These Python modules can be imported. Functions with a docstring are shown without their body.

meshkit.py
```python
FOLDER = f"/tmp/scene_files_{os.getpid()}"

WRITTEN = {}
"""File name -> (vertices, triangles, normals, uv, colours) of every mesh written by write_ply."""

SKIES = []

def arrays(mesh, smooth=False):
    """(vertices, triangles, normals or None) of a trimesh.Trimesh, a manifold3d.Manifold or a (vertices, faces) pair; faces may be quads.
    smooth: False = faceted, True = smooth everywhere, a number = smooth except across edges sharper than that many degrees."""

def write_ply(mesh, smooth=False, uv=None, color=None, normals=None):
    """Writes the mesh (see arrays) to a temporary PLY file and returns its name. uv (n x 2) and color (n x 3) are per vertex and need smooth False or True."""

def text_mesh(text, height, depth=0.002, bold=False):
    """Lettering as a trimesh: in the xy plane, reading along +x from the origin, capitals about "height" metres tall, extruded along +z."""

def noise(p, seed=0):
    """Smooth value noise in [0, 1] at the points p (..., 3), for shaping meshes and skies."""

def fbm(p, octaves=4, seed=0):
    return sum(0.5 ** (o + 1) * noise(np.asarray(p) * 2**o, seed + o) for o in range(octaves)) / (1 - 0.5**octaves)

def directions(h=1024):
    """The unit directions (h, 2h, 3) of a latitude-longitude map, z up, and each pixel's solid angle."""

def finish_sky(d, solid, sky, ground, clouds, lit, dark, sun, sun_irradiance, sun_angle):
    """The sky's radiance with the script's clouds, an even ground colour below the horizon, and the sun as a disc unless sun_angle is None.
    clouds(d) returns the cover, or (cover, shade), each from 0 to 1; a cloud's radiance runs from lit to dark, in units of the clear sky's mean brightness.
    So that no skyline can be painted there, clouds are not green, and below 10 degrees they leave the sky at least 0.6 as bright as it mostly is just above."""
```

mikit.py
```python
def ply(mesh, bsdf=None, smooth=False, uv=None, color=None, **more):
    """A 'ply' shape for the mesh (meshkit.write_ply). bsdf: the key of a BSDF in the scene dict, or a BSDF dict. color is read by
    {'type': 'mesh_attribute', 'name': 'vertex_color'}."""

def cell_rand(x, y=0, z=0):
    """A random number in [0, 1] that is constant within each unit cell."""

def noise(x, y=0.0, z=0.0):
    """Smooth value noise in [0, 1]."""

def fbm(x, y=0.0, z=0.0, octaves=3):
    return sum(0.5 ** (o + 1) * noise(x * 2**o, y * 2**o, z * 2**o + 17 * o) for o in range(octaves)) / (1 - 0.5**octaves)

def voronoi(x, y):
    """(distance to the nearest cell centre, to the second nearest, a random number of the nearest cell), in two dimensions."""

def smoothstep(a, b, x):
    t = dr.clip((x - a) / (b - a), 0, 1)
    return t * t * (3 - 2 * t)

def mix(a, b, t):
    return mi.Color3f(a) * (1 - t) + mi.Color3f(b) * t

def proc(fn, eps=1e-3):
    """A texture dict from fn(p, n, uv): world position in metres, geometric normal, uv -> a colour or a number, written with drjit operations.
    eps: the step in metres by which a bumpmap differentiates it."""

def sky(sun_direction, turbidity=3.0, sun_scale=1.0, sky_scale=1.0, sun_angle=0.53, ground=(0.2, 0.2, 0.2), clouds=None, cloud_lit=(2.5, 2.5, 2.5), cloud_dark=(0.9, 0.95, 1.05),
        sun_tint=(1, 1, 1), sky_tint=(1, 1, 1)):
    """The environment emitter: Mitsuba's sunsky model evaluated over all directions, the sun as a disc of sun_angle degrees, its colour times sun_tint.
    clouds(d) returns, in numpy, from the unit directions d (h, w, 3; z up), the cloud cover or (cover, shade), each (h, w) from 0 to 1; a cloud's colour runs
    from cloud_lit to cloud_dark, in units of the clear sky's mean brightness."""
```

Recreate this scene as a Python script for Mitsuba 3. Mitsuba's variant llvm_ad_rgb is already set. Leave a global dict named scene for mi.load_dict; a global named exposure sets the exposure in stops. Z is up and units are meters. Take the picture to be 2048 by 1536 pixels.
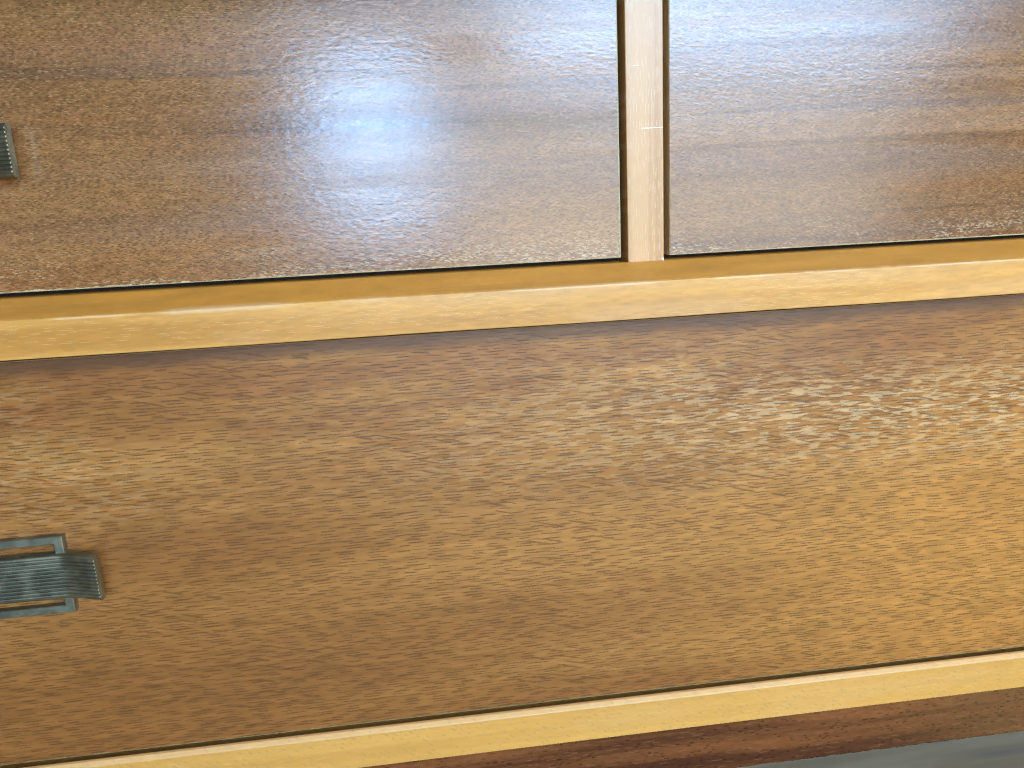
import math
import numpy as np
import trimesh
import drjit as dr
import mitsuba as mi
import mikit
import shapely.geometry as sg
from mikit import noise, fbm, cell_rand, smoothstep, mix, proc

T = mi.ScalarTransform4f
scene, labels = {}, {}

# ------------------------------------------------------------------ camera, light, exposure
exposure = -0.88
EYE = (-0.12105, -0.4313, 0.0456)
FWD = (0.10070533, 0.96942387, -0.2237762)
UP = (0.07332165, 0.21707656, 0.97339699)
scene['camera'] = {
    'type': 'thinlens', 'fov': math.degrees(2 * math.atan(1024 / 1540)), 'fov_axis': 'x',
    'to_world': T().look_at(origin=list(EYE), target=[e + f for e, f in zip(EYE, FWD)], up=list(UP)),
    'aperture_radius': 0.0008, 'focus_distance': 0.44, 'near_clip': 0.02, 'far_clip': 50.0}

# dim light that comes back from the room on all sides
scene['room_light'] = {'type': 'constant', 'radiance': {'type': 'rgb', 'value': [0.50, 0.375, 0.235]}}


def pane_lamp(key, a, b, z0, z1, rgb):
    """a glazed opening or an added fill lamp across the room, between the floor points a and b: a flat pane that gives off light towards the sideboard"""
    v = np.array([(*a, z0), (*b, z0), (*b, z1), (*a, z1)], float)
    f = np.array([(0, 2, 1), (0, 3, 2)])
    scene[key] = mikit.ply((v, f), {'type': 'diffuse', 'reflectance': {'type': 'rgb', 'value': 0.1}},
                           emitter={'type': 'area', 'radiance': {'type': 'rgb', 'value': list(rgb)}})
    labels[key] = {'kind': 'structure'}


SKY = np.array([0.36, 0.66, 1.08])
pane_lamp('window', (-0.44, -2.2), (-0.08, -2.2), 0.00, 0.57, 70.0 * SKY)
pane_lamp('window_001', (0.20, -2.2), (1.70, -2.2), 0.52, 1.30, 64.0 * SKY)
pane_lamp('window_002', (2.70, -1.5), (3.05, -0.25), -0.10, 1.60, 18.0 * np.array([1.0, 0.76, 0.42]))  # unseen warm fill lamp, added to balance the blue panes
pane_lamp('window_003', (0.02, -2.2), (1.55, -2.2), -0.45, 0.48, 12.0 * np.array([0.80, 0.92, 1.0]))

# ------------------------------------------------------------------ materials


def dashes(u, v, lu, lv, seed, dens, thick=0.28, soft=0.45):
    """coverage 0..1 of short strokes that run along u; lu, lv: the cell of one stroke in metres"""
    r = v / lv
    row = dr.floor(r)
    fv = r - row
    c = u / lu + cell_rand(row, seed, 7) * 31.0
    col = dr.floor(c)
    fu = c - col
    a = cell_rand(col, row, seed)
    b = cell_rand(col, row, seed + 11)
    d = cell_rand(col, row, seed + 23)
    half = 0.22 + 0.26 * b
    cv = 0.5 + (d - 0.5) * 0.26 + (fu - 0.5) * (b - 0.5) * 0.2
    along = 1 - smoothstep(half * 0.55, half, dr.abs(fu - 0.5))
    w = thick * (0.6 + 0.7 * d) * (0.72 + 0.28 * along)
    across = 1 - smoothstep(w * soft, w, dr.abs(fv - cv))
    return dr.select(a < dens, along * across, 0.0)


def mottled_color(p, n, uv):
    """the two upper drawers: reddish brown veneer with soft bands and very short pores"""
    s = dr.select(p.x > 0.011, 5.0, 0.0)
    x, z = p.x + s, p.z + 0.0045 * (noise(p.x * 7 + s, p.z * 16) - 0.5) + 0.012 * p.x * p.x
    band = fbm(x * 2.2, z * 62, s, 4)
    wide = fbm(x * 3.0 + 9, z * 21, s, 2)
    c = mix((0.158, 0.065, 0.021), (0.275, 0.122, 0.040), smoothstep(0.22, 0.80, 0.55 * band + 0.45 * wide))
    red = smoothstep(0.5, 0.75, fbm(x * 5 + 3, z * 85, s, 3))
    c = mix(c, (0.230, 0.076, 0.020), 0.35 * red)
    line = smoothstep(0.70, 0.80, fbm(x * 2.5 + 40, z * 190, s, 3))
    c = mix(c, (0.070, 0.034, 0.018), 0.35 * line)
    w = z + 0.0006 * (noise(x * 60, z * 200) - 0.5)
    fleck = dashes(x, w, 0.0042, 0.00085, 3, 0.62, 0.42)
    fleck2 = dashes(x + 0.3, w + 0.00031, 0.0028, 0.00075, 31, 0.5, 0.4)
    c = c * (1 - 0.42 * fleck) * (1 - 0.3 * fleck2)
    pale = dashes(x + 0.7, w, 0.0032, 0.0008, 57, 0.35, 0.4)
    c = mix(c, (0.40, 0.22, 0.09), 0.38 * pale)
    for a, b in ((-0.0642, 0.1311), (0.1191, 0.1136), (0.0455, 0.0586)):
        pit = dr.sqrt(dr.square(p.x - a) + dr.square((p.z - b) * 1.4))
        c = c * (0.25 + 0.75 * smoothstep(0.0006, 0.0012, pit))
    # stain where dust and polish gathered along the bottom edge
    worn = smoothstep(0.036, 0.013, p.z) * smoothstep(0.40, 0.65, fbm(x * 24, z * 150, 3, 3))
    c = mix(c, (0.42, 0.32, 0.18), 0.60 * worn * dr.maximum(pale, dashes(x, w + 0.0004, 0.0055, 0.0010, 77, 0.5, 0.4)))
    return c * (0.84 + 0.32 * noise(x * 260, z * 800))


def mottled_rough(p, n, uv):
    s = dr.select(p.x > 0.011, 5.0, 0.0)
    return 0.185 + 0.10 * smoothstep(0.25, 0.75, fbm((p.x + s) * 3.5, p.z * 95, s + 4, 3))


def mottled_height(p, n, uv):
    s = dr.select(p.x > 0.011, 5.0, 0.0)
    x, z = p.x + s, p.z
    sway = 0.0006 * (noise(x * 90, z * 160) - 0.5)
    zz = z + sway
    fine = 1.5 * noise(x * 300, zz * 760) + 0.7 * noise(x * 600 + 7, zz * 1350)
    coarse = noise(x * 16, z * 95, s)
    return 0.000022 * fine + 0.00003 * coarse + 0.00007 * noise(x * 4, z * 26, s + 2)


def oak_field(p):
    x = p.x
    z = p.z + 0.0018 * (noise(p.x * 8, p.z * 13, 2) - 0.5) + 0.0008 * (noise(p.x * 38, p.z * 60, 4) - 0.5) + 0.0005 * (noise(p.x * 110, p.z * 200, 4) - 0.5)
    return x, z


def oak_pores(p):
    x, z = oak_field(p)
    a = dashes(x, z, 0.018, 0.00175, 3, 0.86, 0.31, 0.05)
    b = dashes(x + 0.13, z + 0.0012, 0.014, 0.0023, 19, 0.50, 0.23, 0.05)
    rx, rz = x * 0.968 - z * 0.25, x * 0.25 + z * 0.968
    many = smoothstep(0.50, 0.68, noise(x * 14, p.z * 22, 5))
    ray = dashes(rx, rz, 0.024, 0.0034, 43, 0.42, 0.26, 0.1) * many
    return dr.maximum(dr.maximum(a, 0.7 * b), 0.8 * ray)


def oak_color(p, n, uv):
    x, z = oak_field(p)
    band = fbm(x * 3, z * 34, 1, 3)
    tone = noise(x * 3.2 + 2, p.z * 7.5, 6)
    c = mix((0.212, 0.079, 0.018), (0.322, 0.134, 0.031), smoothstep(0.25, 0.75, 0.6 * band + 0.4 * tone))
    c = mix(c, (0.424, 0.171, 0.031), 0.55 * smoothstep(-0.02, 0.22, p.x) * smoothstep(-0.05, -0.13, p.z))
    # upper part: redder, with the grain rubbed pale where the finish has worn off
    top = smoothstep(-0.125, -0.045, p.z + 0.03 * (noise(x * 7, z * 9, 3) - 0.5))
    c = mix(c, (0.200, 0.066, 0.017), 0.60 * top * smoothstep(0.35, 0.6, fbm(x * 14, z * 70, 8, 3)))
    right = smoothstep(-0.10, 0.17, p.x)
    bare = smoothstep(0.30, 0.62, fbm(x * 5.0 + 11, z * 9, 12, 2)) * smoothstep(-0.150, -0.085, p.z) * smoothstep(-0.030, -0.042, p.z)
    grit = smoothstep(0.46, 0.62, fbm(x * 150, z * 760, 15, 2))
    pore = oak_pores(p)
    c = mix(c, (0.46, 0.285, 0.125), dr.clip(grit * bare * (0.26 + 0.46 * right), 0, 0.8))
    c = c * (0.80 + 0.40 * fbm(x * 50, z * 560, 9, 2))
    c = mix(c, (0.080, 0.028, 0.009), 0.76 * pore)
    # dark strip under the rail: stain plus the rail's shade put into the colour
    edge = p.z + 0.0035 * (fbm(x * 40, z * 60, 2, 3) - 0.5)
    shade_stain = smoothstep(-0.0350, -0.0265, edge)
    c = mix(c, (0.090, 0.039, 0.016), 0.80 * shade_stain)
    # a flaked spot of white paint
    d1 = dr.sqrt(dr.square((p.x + 0.3655) / 0.0022) + dr.square((p.z + 0.0535) / 0.0005))
    d2 = dr.sqrt(dr.square((p.x + 0.3675) / 0.0009) + dr.square((p.z + 0.0552) / 0.0006))
    c = mix(c, (0.85, 0.82, 0.76), dr.maximum(1 - smoothstep(0.6, 1.0, d1), 1 - smoothstep(0.6, 1.0, d2)))
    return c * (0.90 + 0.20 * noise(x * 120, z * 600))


def oak_height(p, n, uv):
    x, z = oak_field(p)
    return -0.00005 * oak_pores(p) + 0.00003 * noise(x * 220, z * 900) + 0.0003 * noise(x * 4, z * 11, 3)


def beech(u, v, w):
    """pale orange beech: u along the grain, v across"""
    v = v + 0.0012 * (noise(u * 8, v * 60, w) - 0.5)
    band = fbm(u * 3, v * 130, w, 3)
    c = mix((0.418, 0.174, 0.030), (0.551, 0.254, 0.055), smoothstep(0.25, 0.75, band))
    c = mix(c, (0.50, 0.26, 0.10), 0.40 * smoothstep(0.55, 0.8, fbm(u * 9, v * 60, w + 5, 2)))
    pale = dashes(u, v, 0.0095, 0.0010, 13, 0.45, 0.22)
    c = mix(c, (0.72, 0.50, 0.25), 0.26 * pale * smoothstep(0.3, 0.65, noise(u * 9, v * 90, w + 2)))
    dark = dashes(u + 0.2, v + 0.0003, 0.0055, 0.0012, 29, 0.35, 0.26)
    c = mix(c, (0.36, 0.19, 0.06), 0.35 * dark)
    return c * (0.92 + 0.16 * noise(u * 140, v * 700, w))


def rail_color(p, n, uv):
    c = beech(p.x, p.z - 0.6 * p.y, 1.0)
    # the sloping top is a deeper orange; the arris is rubbed pale
    c = mix(c, mi.Color3f(0.44, 0.182, 0.024) * (0.75 + 0.5 * fbm(p.x * 24, p.z * 240, 3, 3)), 0.75 * smoothstep(0.0002, 0.0012, p.z))
    pale_edge = (1 - smoothstep(0.0002, 0.0009 + 0.0016 * smoothstep(0.5, 0.8, noise(p.x * 21, 3.0)), dr.abs(p.z + 0.0004))) * smoothstep(0.35, 0.6, noise(p.x * 33 + 2, 8.0))
    return mix(c, (0.74, 0.55, 0.34), 0.3 * pale_edge)


def low_rail_color(p, n, uv):
    c = beech(p.x, p.z, 4.0)
    rx, rz = p.x * 0.78 - p.z * 0.62, p.x * 0.62 + p.z * 0.78
    tick = dashes(rx, rz, 0.0052, 0.0031, 61, 0.42, 0.16)
    c = mix(c, (0.570, 0.289, 0.063), 0.5)
    c = mix(c, (0.36, 0.20, 0.07), 0.55 * tick)
    pale_edge = smoothstep(-0.2732, -0.2722, p.z)  # paler towards the chamfer
    return mix(c, (0.74, 0.58, 0.38), 0.2 * pale_edge)


def stile_color(p, n, uv):
    x = p.x + 0.0008 * (noise(p.z * 9, p.x * 60) - 0.5)
    band = fbm(p.z * 3, x * 210, 2, 3)
    c = mix((0.372, 0.170, 0.053), (0.484, 0.249, 0.090), smoothstep(0.25, 0.75, band))
    dark = dashes(p.z, x, 0.014, 0.0010, 17, 0.55, 0.26)
    c = mix(c, (0.44, 0.28, 0.15), 0.45 * dark)
    pale = dashes(p.z + 0.4, x + 0.0003, 0.009, 0.0009, 37, 0.45, 0.28)
    c = mix(c, (0.62, 0.42, 0.22), 0.30 * pale)
    # scratches across the face and a chipped corner at its foot
    s1 = (1 - smoothstep(0.00012, 0.00032, dr.abs(p.z - 0.0862 - 0.02 * (p.x - 0.010)))) * smoothstep(0.0085, 0.0105, p.x)
    s2 = (1 - smoothstep(0.0001, 0.0003, dr.abs(p.z - 0.1205))) * smoothstep(0.004, 0.005, p.x) * smoothstep(0.0085, 0.0075, p.x)
    c = mix(c, (0.90, 0.82, 0.70), 0.5 * dr.maximum(s1, s2))
    chip = smoothstep(0.0030, 0.0020, (0.0221 - p.x) + 0.6 * dr.maximum(p.z - 0.0106, 0) * 1.5 + 0.0026 * noise(p.x * 700, p.z * 900)) * smoothstep(0.0142, 0.0132, p.z)
    return mix(c, (0.92, 0.88, 0.80), 0.9 * chip)


def plinth_color(p, n, uv):
    x, z = p.x, p.z + 0.0015 * (noise(p.x * 12, p.z * 60) - 0.5)
    band = fbm(x * 6, z * 120, 2, 4)
    c = mix((0.086, 0.028, 0.009), (0.247, 0.088, 0.024), smoothstep(0.25, 0.75, band))
    c = mix(c, (0.17, 0.085, 0.025), 0.6 * smoothstep(0.12, 0.28, p.x))
    blot = dashes(x, z, 0.005, 0.0018, 8, 0.25, 0.3)
    c = c * (1 - 0.5 * blot)
    pale = dashes(x + 0.5, z, 0.011, 0.0012, 44, 0.22, 0.25)
    c = mix(c, (0.27, 0.14, 0.055), 0.6 * pale)
    return mi.Color3f(0.70, 0.62, 0.58) * c * (0.85 + 0.3 * noise(x * 300, z * 1100))


def band_color(p, n, uv):
    return mix((0.30, 0.20, 0.085), (0.56, 0.43, 0.21), fbm(p.x * 160, p.z * 160, p.y * 300, 3))


def floor_color(p, n, uv):
    x, y = p.x, p.y + 0.02 * (noise(p.x * 5, p.y * 9) - 0.5)
    g = fbm(x * 5, y * 55, 0, 4)
    c = mix((0.252, 0.178, 0.103), (0.336, 0.241, 0.142), smoothstep(0.3, 0.7, g))
    dark = smoothstep(0.66, 0.76, fbm(x * 7 + 4, y * 40, 3, 3))
    return mix(c, (0.12, 0.13, 0.13), 0.8 * dark)


def metal_color(p, n, uv):
    t = fbm(p.x * 120, p.z * 160, p.y * 160, 3)
    return mix((0.19, 0.195, 0.140), (0.31, 0.315, 0.225), smoothstep(0.3, 0.7, t))


def metal_rough(p, n, uv):
    return 0.42 + 0.18 * fbm(p.x * 300, p.z * 500, p.y * 300, 2)


def pri(color, rough, spec=0.5, **more):
    c = proc(color) if callable(color) else {'type': 'rgb', 'value': list(color)}
    return {'type': 'principled', 'base_color': c, 'roughness': rough, 'specular': spec, **more}


def bump(fn, inner, eps):
    return {'type': 'twosided', 'a': {'type': 'bumpmap', 'tex': proc(fn, eps), 'scale': 1.0, 'b': inner}}


def two(inner):
    return {'type': 'twosided', 'a': inner}


scene['mottled_veneer'] = bump(mottled_height, pri(mottled_color, proc(mottled_rough), 0.5), 1.5e-4)
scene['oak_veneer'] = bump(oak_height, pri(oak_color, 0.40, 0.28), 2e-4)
fine = lambda p, n, uv: 0.00002 * noise(p.x * 260, p.y * 700, p.z * 900) + 0.00016 * noise(p.x * 6, p.y * 40, p.z * 60)
fine_up = lambda p, n, uv: 0.00002 * noise(p.x * 900, p.y * 700, p.z * 220) + 0.00010 * noise(p.x * 60, p.y * 40, p.z * 7)
scene['rail_wood'] = bump(fine, pri(rail_color, 0.40, 0.30), 2e-4)
scene['low_rail_wood'] = bump(fine, pri(low_rail_color, 0.36, 0.35), 2e-4)
scene['stile_wood'] = bump(fine_up, pri(stile_color, 0.34, 0.35), 2e-4)
scene['plinth_wood'] = bump(fine, pri(plinth_color, 0.45, 0.2), 2e-4)
scene['edge_wood'] = two(pri(band_color, 0.55, 0.4))
scene['dark_inside'] = two(pri((0.045, 0.040, 0.038), 0.8, 0.2))
scene['case_wood'] = two(pri((0.20, 0.085, 0.03), 0.45, 0.4))
scene['floor_wood'] = two(pri(floor_color, 0.75, 0.12))
scene['handle_metal'] = two(pri(metal_color, proc(metal_rough), 0.5, metallic=1.0))

# ------------------------------------------------------------------ mesh helpers


def quadmesh(v, q):
    v, q = np.asarray(v, float), np.asarray(q, int)
    m = trimesh.Trimesh(v, np.vstack([q[:, [0, 1, 2]], q[:, [0, 2, 3]]]), process=False)
    m.fix_normals()
    return m


def sweep(rings, caps=True):
    """rings: stations x points x 3, each ring closed"""
    rings = np.asarray(rings, float)
    k, n = rings.shape[:2]
    v = rings.reshape(-1, 3)
    f = []
    for s in range(k - 1):
        for i in range(n):
            a, b = s * n + i, s * n + (i + 1) % n
            f += [(a, b, b + n), (a, b + n, a + n)]
    m = trimesh.Trimesh(v, f, process=False)
    if caps:
        for s, ring in ((0, rings[0]), (k - 1, rings[-1])):
            pass
        tri = cap_triangles(rings[0])
        cap = [tuple(t) for t in tri] + [tuple(np.array(t)[::-1] + (k - 1) * n) for t in tri]
        m = trimesh.Trimesh(v, np.vstack([f, cap]), process=False)
    m.fix_normals()
    return m


def cap_triangles(ring):
    c = ring - ring.mean(0)
    _, _, vt = np.linalg.svd(c, full_matrices=False)
    p2 = c @ vt[:2].T
    import manifold3d
    area = 0.5 * np.sum(p2[:, 0] * np.roll(p2[:, 1], -1) - p2[:, 1] * np.roll(p2[:, 0], -1))
    idx = np.arange(len(p2)) if area > 0 else np.arange(len(p2))[::-1]
    t = manifold3d.triangulate([p2[idx]])
    return idx[np.asarray(t)]


def along_x(profile, x0, x1, n=2, wobble=None):
    """a moulding of the (y, z) profile from x0 to x1"""
    prof = np.asarray(profile, float)
    rings = []
    for x in np.linspace(x0, x1, n):
        pr = prof.copy()
        if wobble is not None:
            pr = pr + wobble(x, prof)
        rings.append(np.column_stack([np.full(len(pr), x), pr]))
    return sweep(rings)


def round_box(x0, x1, y0, y1, z0, z1, r=0.0006):
    """a box whose edges are all cut by r"""
    import manifold3d
    pts = []
    for x, sx in ((x0, 1), (x1, -1)):
        for y, sy in ((y0, 1), (y1, -1)):
            for z, sz in ((z0, 1), (z1, -1)):
                pts += [(x + sx * r, y + sy * r, z), (x + sx * r, y, z + sz * r), (x, y + sy * r, z + sz * r),
                        (x + sx * .3 * r, y + sy * .3 * r, z + sz * .3 * r)]
    return manifold3d.Manifold.hull_points(np.array(pts, float))


def ngon_fillet(poly, r, seg=3):
    """round every corner of a (y, z) polygon; r per corner or one number"""
    p = np.asarray(poly, float)
    n = len(p)
    r = np.full(n, r) if np.isscalar(r) else np.asarray(r, float)
    out = []
    for i in range(n):
        a, b, c = p[i - 1], p[i], p[(i + 1) % n]
        if r[i] <= 0:
            out.append(b)
            continue
        d0, d1 = (a - b) / np.linalg.norm(a - b), (c - b) / np.linalg.norm(c - b)
        for t in np.linspace(0, 1, seg + 1):
            out.append((1 - t) ** 2 * (b + d0 * r[i]) + 2 * t * (1 - t) * b + t ** 2 * (b + d1 * r[i]))
    return np.array(out)


rng = np.random.default_rng(7)


def put(key, mesh, bsdf, smooth=False, **lab):
    scene[key] = mikit.ply(mesh, bsdf, smooth)
    if lab:
        labels[key] = lab


# ------------------------------------------------------------------ the floor
FLOOR = -0.46
put('floor', quadmesh([(-2.5, -2.6, FLOOR), (2.5, -2.6, FLOOR), (2.5, 0.9, FLOOR), (-2.5, 0.9, FLOOR)], [(0, 1, 2, 3)]), 'floor_wood', kind='structure')

# ------------------------------------------------------------------ the sideboard
S = 'sideboard'
labels[S] = {'label': 'varnished wooden sideboard with brown drawer fronts, pale beech rails and ribbed metal handles', 'category': 'sideboard'}
XL, XR = -0.815, 0.8365          # ends of the case
UY, LY = 0.027, 0.008            # planes of the upper and the lower drawer fronts

# case: back, ends and top board
put(S + '__inner_case', round_box(XL + 0.004, XR - 0.004, 0.049, 0.42, -0.295, 0.1705, 0.001), 'dark_inside')
for i, (a, b) in enumerate(((XL - 0.018, XL), (XR, XR + 0.018))):
    put(S + '__end_panel' + ('' if i == 0 else '_001'), round_box(a, b, 0.0005, 0.42, -0.2955, 0.1702, 0.001), 'case_wood')
put(S + '__top_board', round_box(XL - 0.024, XR + 0.024, -0.004, 0.425, 0.1712, 0.194, 0.0015), 'case_wood')

# middle rail: upright face, sloping top, rubbed arris
prof = ngon_fillet([(0, -0.021), (0, 0.0), (0.024, 0.0098), (0.048, 0.0098), (0.048, -0.021)], [0.0006, 0.0005, 0.0005, 0, 0])
put(S + '__rail', along_x(prof, XL + 0.0005, XR - 0.0005, 60, lambda x, q: 0.00012 * np.sin(x * 31 + q * 40) * (q[:, :1] < 0.02)), 'rail_wood', 25,
    label='pale orange rail with a sloping top between upper and lower drawers')
# upright between the two upper drawers
prof = ngon_fillet([(0.0, 0.0245), (0.0221, 0.0245), (0.0221, 0.0485), (0.0, 0.0485)], [0.0008, 0.0007, 0, 0])
put(S + '__stile', sweep([np.column_stack([prof, np.full(len(prof), z)]) for z in np.linspace(0.00985, 0.1708, 12)]), 'stile_wood', 25,
    label='pale upright with a chipped foot between the upper drawers')
# lower rail: a lipping with a pale chamfer, a slot behind it
prof = ngon_fillet([(0, -0.2957), (0, -0.2722), (0.0022, -0.2702), (0.0042, -0.2702), (0.0045, -0.2790), (0.044, -0.2790), (0.044, -0.2957)],
                   [0.0004, 0.0004, 0.0003, 0, 0, 0, 0])
put(S + '__lower_rail', along_x(prof, XL + 0.0005, XR - 0.0005, 40), 'low_rail_wood', 25, label='pale yellow rail with a white chamfer under the long drawer')
# plinth with a chipped bottom edge
chips = [(0.0845, 0.004, 0.0011), (0.133, 0.0025, 0.0007), (0.163, 0.003, 0.0006), (0.2, 0.003, 0.0006)]


def plinth_wobble(x, q):
    d = np.zeros_like(q)
    low = q[:, 1] < -0.3318
    d[low, 1] += 0.0003 * math.sin(x * 900) * math.sin(x * 331) + sum(h for c, w, h in chips if abs(x - c) < w)
    return d


prof = [(0.0012, -0.2960), (0.0012, -0.3318), (0.0016, -0.3326), (0.05, -0.3326), (0.05, -0.2960)]
put(S + '__plinth', along_x(prof, XL - 0.01, XR + 0.01, 700, plinth_wobble), 'plinth_wood', label='dark brown plinth with small chips along its bottom edge')
for i, (x, y) in enumerate(((XL + 0.08, 0.06), (XR - 0.08, 0.06), (XL + 0.08, 0.38), (XR - 0.08, 0.38))):
    c = [[(x + r * math.cos(a), y + r * math.sin(a), z) for a in np.linspace(0, 2 * math.pi, 20, endpoint=False)] for z, r in ((FLOOR + 0.0005, 0.011), (-0.3, 0.019))]
    put(S + '__leg' + ('' if i == 0 else f'_{i:03d}'), sweep(c), 'case_wood', 40)


def drawer(key, x0, x1, z0, z1, y, veneer, ragged, label):
    """a veneered front: thin face sheet with slightly ragged edges over a pale core that shows as a line round it"""
    m = 0.0008
    top = [(x, z1 - 0.4 * m) for x in (x1 - m, x0 + m)]
    bot = [(x, z0 + m + ragged * (rng.random() ** 2 - 0.35)) for x in np.arange(x0 + m, x1 - m, 0.0016)]
    side = [(x1 - m + 0.00012 * rng.standard_normal(), z) for z in np.arange(z0 + 2 * m, z1 - 2 * m, 0.004)]
    left = [(x0 + 0.5 * m, z) for z in np.arange(z0 + 2 * m, z1 - 2 * m, 0.02)][::-1]
    poly = sg.Polygon(bot + side + top[:1] + top[1:] + left).buffer(0)
    face = trimesh.creation.extrude_polygon(poly, 0.0010)         # (x, z) plane, thickness along the third axis
    v = face.vertices
    face = trimesh.Trimesh(np.column_stack([v[:, 0], y + v[:, 2], v[:, 1]]), face.faces, process=False)
    face.fix_normals()
    put(key, face, veneer, label=label)
    put(key + '__edge_band', round_box(x0, x1, y + 0.0003, y + 0.020, z0, z1, 0.0007), 'edge_wood')


# ------------------------------------------------------------------ handles


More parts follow.
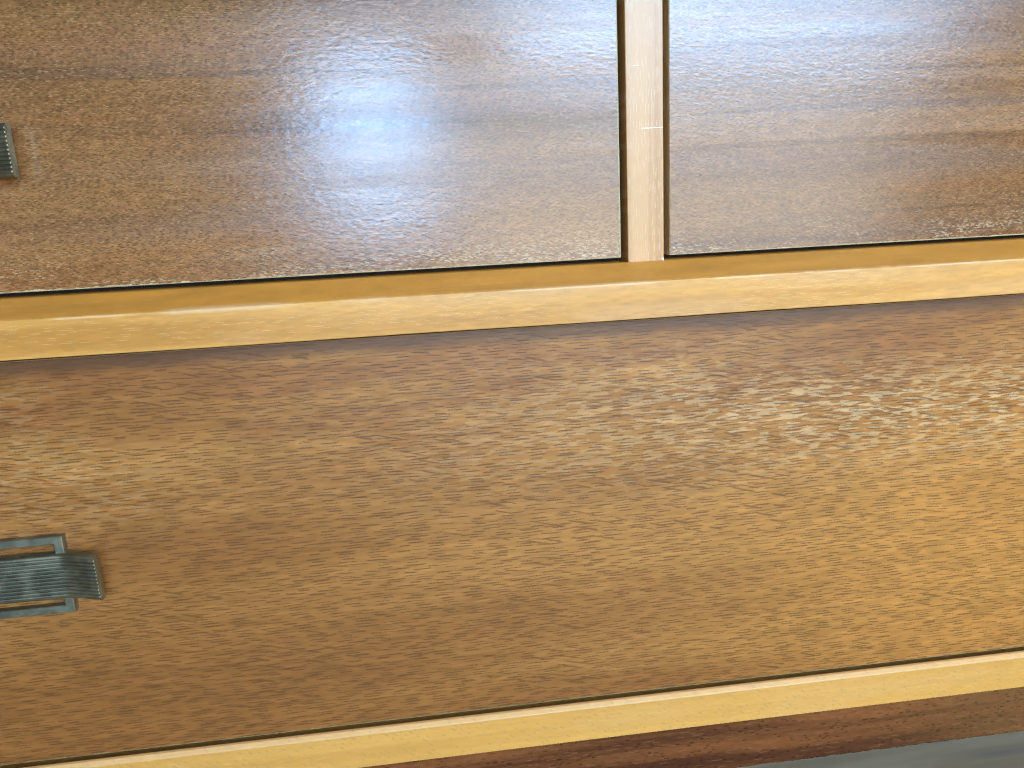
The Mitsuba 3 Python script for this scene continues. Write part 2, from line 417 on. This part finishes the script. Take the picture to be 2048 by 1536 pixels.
def plate_mesh(xc, half, flat, zc, yb, out):
    """ribbed strip: flat in the middle, its ends bent outwards by 'out'; yb: plane of its back; eleven ribs"""
    h, ribs, t = 0.0137, 11, 0.0057
    z = [(-h, 0.0)]
    front = [(-h, t)]
    hf = h - 0.0013
    front[0] = (-hf, t)
    pitch = 2 * (hf - 0.0004) / ribs
    for k in range(ribs):
        c = -hf + 0.0004 + (k + 0.5) * pitch
        for a in np.linspace(-1, 1, 9):
            front.append((c + a * 0.44 * pitch, t + 0.0009 * (1 - abs(a) ** 3)))
    front += [(hf, t), (hf + 0.0006, t - 0.0003), (h - 0.0002, t - 0.0012)]
    front[:0] = [(-h + 0.0002, t - 0.0012), (-hf - 0.0006, t - 0.0003)]
    loop = [(-h, 0.0)] + front + [(h, 0.0)]
    loop = np.array(loop)
    xs = np.r_[np.linspace(-half, -half + 0.0008, 4), np.linspace(-half + 0.003, -flat - 0.004, 4), np.linspace(-flat - 0.003, -flat + 0.003, 7)]
    xs = np.r_[xs, -xs[::-1]]
    rings = []
    for x in xs:
        a = abs(x)
        u = a - flat
        bend = 0.0 if u <= -0.003 else ((u + 0.003) ** 2 / 0.012 if u < 0.003 else u) / (half - flat) * out
        e = half - a
        k = 1.0 if e > 0.0008 else math.sqrt(max(0.0, 1 - (1 - e / 0.0008) ** 2)) * 0.85 + 0.15
        rings.append([(xc + x, yb - bend - (d if d <= t else t + (d - t) * k), zc + s) for s, d in loop])
    return sweep(rings)


def frame_mesh(xc, hx, zc, hz, y0, y1, wx, wz):
    """flat ring with cut front edges; y0 is its front, y1 the drawer face"""
    c = 0.00035

    def rect(ax, az, y):
        return [(xc - ax, y, zc - az), (xc + ax, y, zc - az), (xc + ax, y, zc + az), (xc - ax, y, zc + az)]
    loops = [rect(hx, hz, y1), rect(hx, hz, y0 + c), rect(hx - c, hz - c, y0), rect(hx - wx + c, hz - wz + c, y0), rect(hx - wx, hz - wz, y0 + c), rect(hx - wx, hz - wz, y1)]
    v = np.array(loops).reshape(-1, 3)
    f = []
    for s in range(6):
        for i in range(4):
            a, b = s * 4 + i, s * 4 + (i + 1) % 4
            n = ((s + 1) % 6) * 4
            f.append((a, b, n + (i + 1) % 4, n + i))
    return quadmesh(v, f)


def handle(key, xr, zc, y, num=''):
    """xr: right end of the ribbed strip"""
    half, flat = 0.080, 0.0607
    xc = xr - half
    put(key + '__handle_frame' + num, frame_mesh(xc, 0.0600, zc, 0.0236, y - 0.005, y + 0.0002, 0.0049, 0.0046), 'handle_metal')
    put(key + '__handle_plate' + num, plate_mesh(xc, half, flat, zc, y - 0.0022, 0.0072), 'handle_metal', 35)


D = S + '__drawer'
drawer(D, XL + 0.004, -0.0034, 0.0126, 0.1660, UY, 'mottled_veneer', 0.0009, 'brown upper left drawer front with a ragged pale bottom edge')
handle(D, -0.3306, 0.0873, UY)
drawer(D + '_001', 0.0264, XR - 0.004, 0.0124, 0.1660, UY, 'mottled_veneer', 0.0004, 'brown upper right drawer front with a pale bluish sheen')
handle(D + '_001', 0.505, 0.0873, UY)
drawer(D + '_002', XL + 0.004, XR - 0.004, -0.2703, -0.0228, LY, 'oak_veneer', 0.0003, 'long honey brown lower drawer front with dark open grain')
handle(D + '_002', -0.3174, -0.1475, LY)
handle(D + '_002', 0.505, -0.1475, LY, '_001')
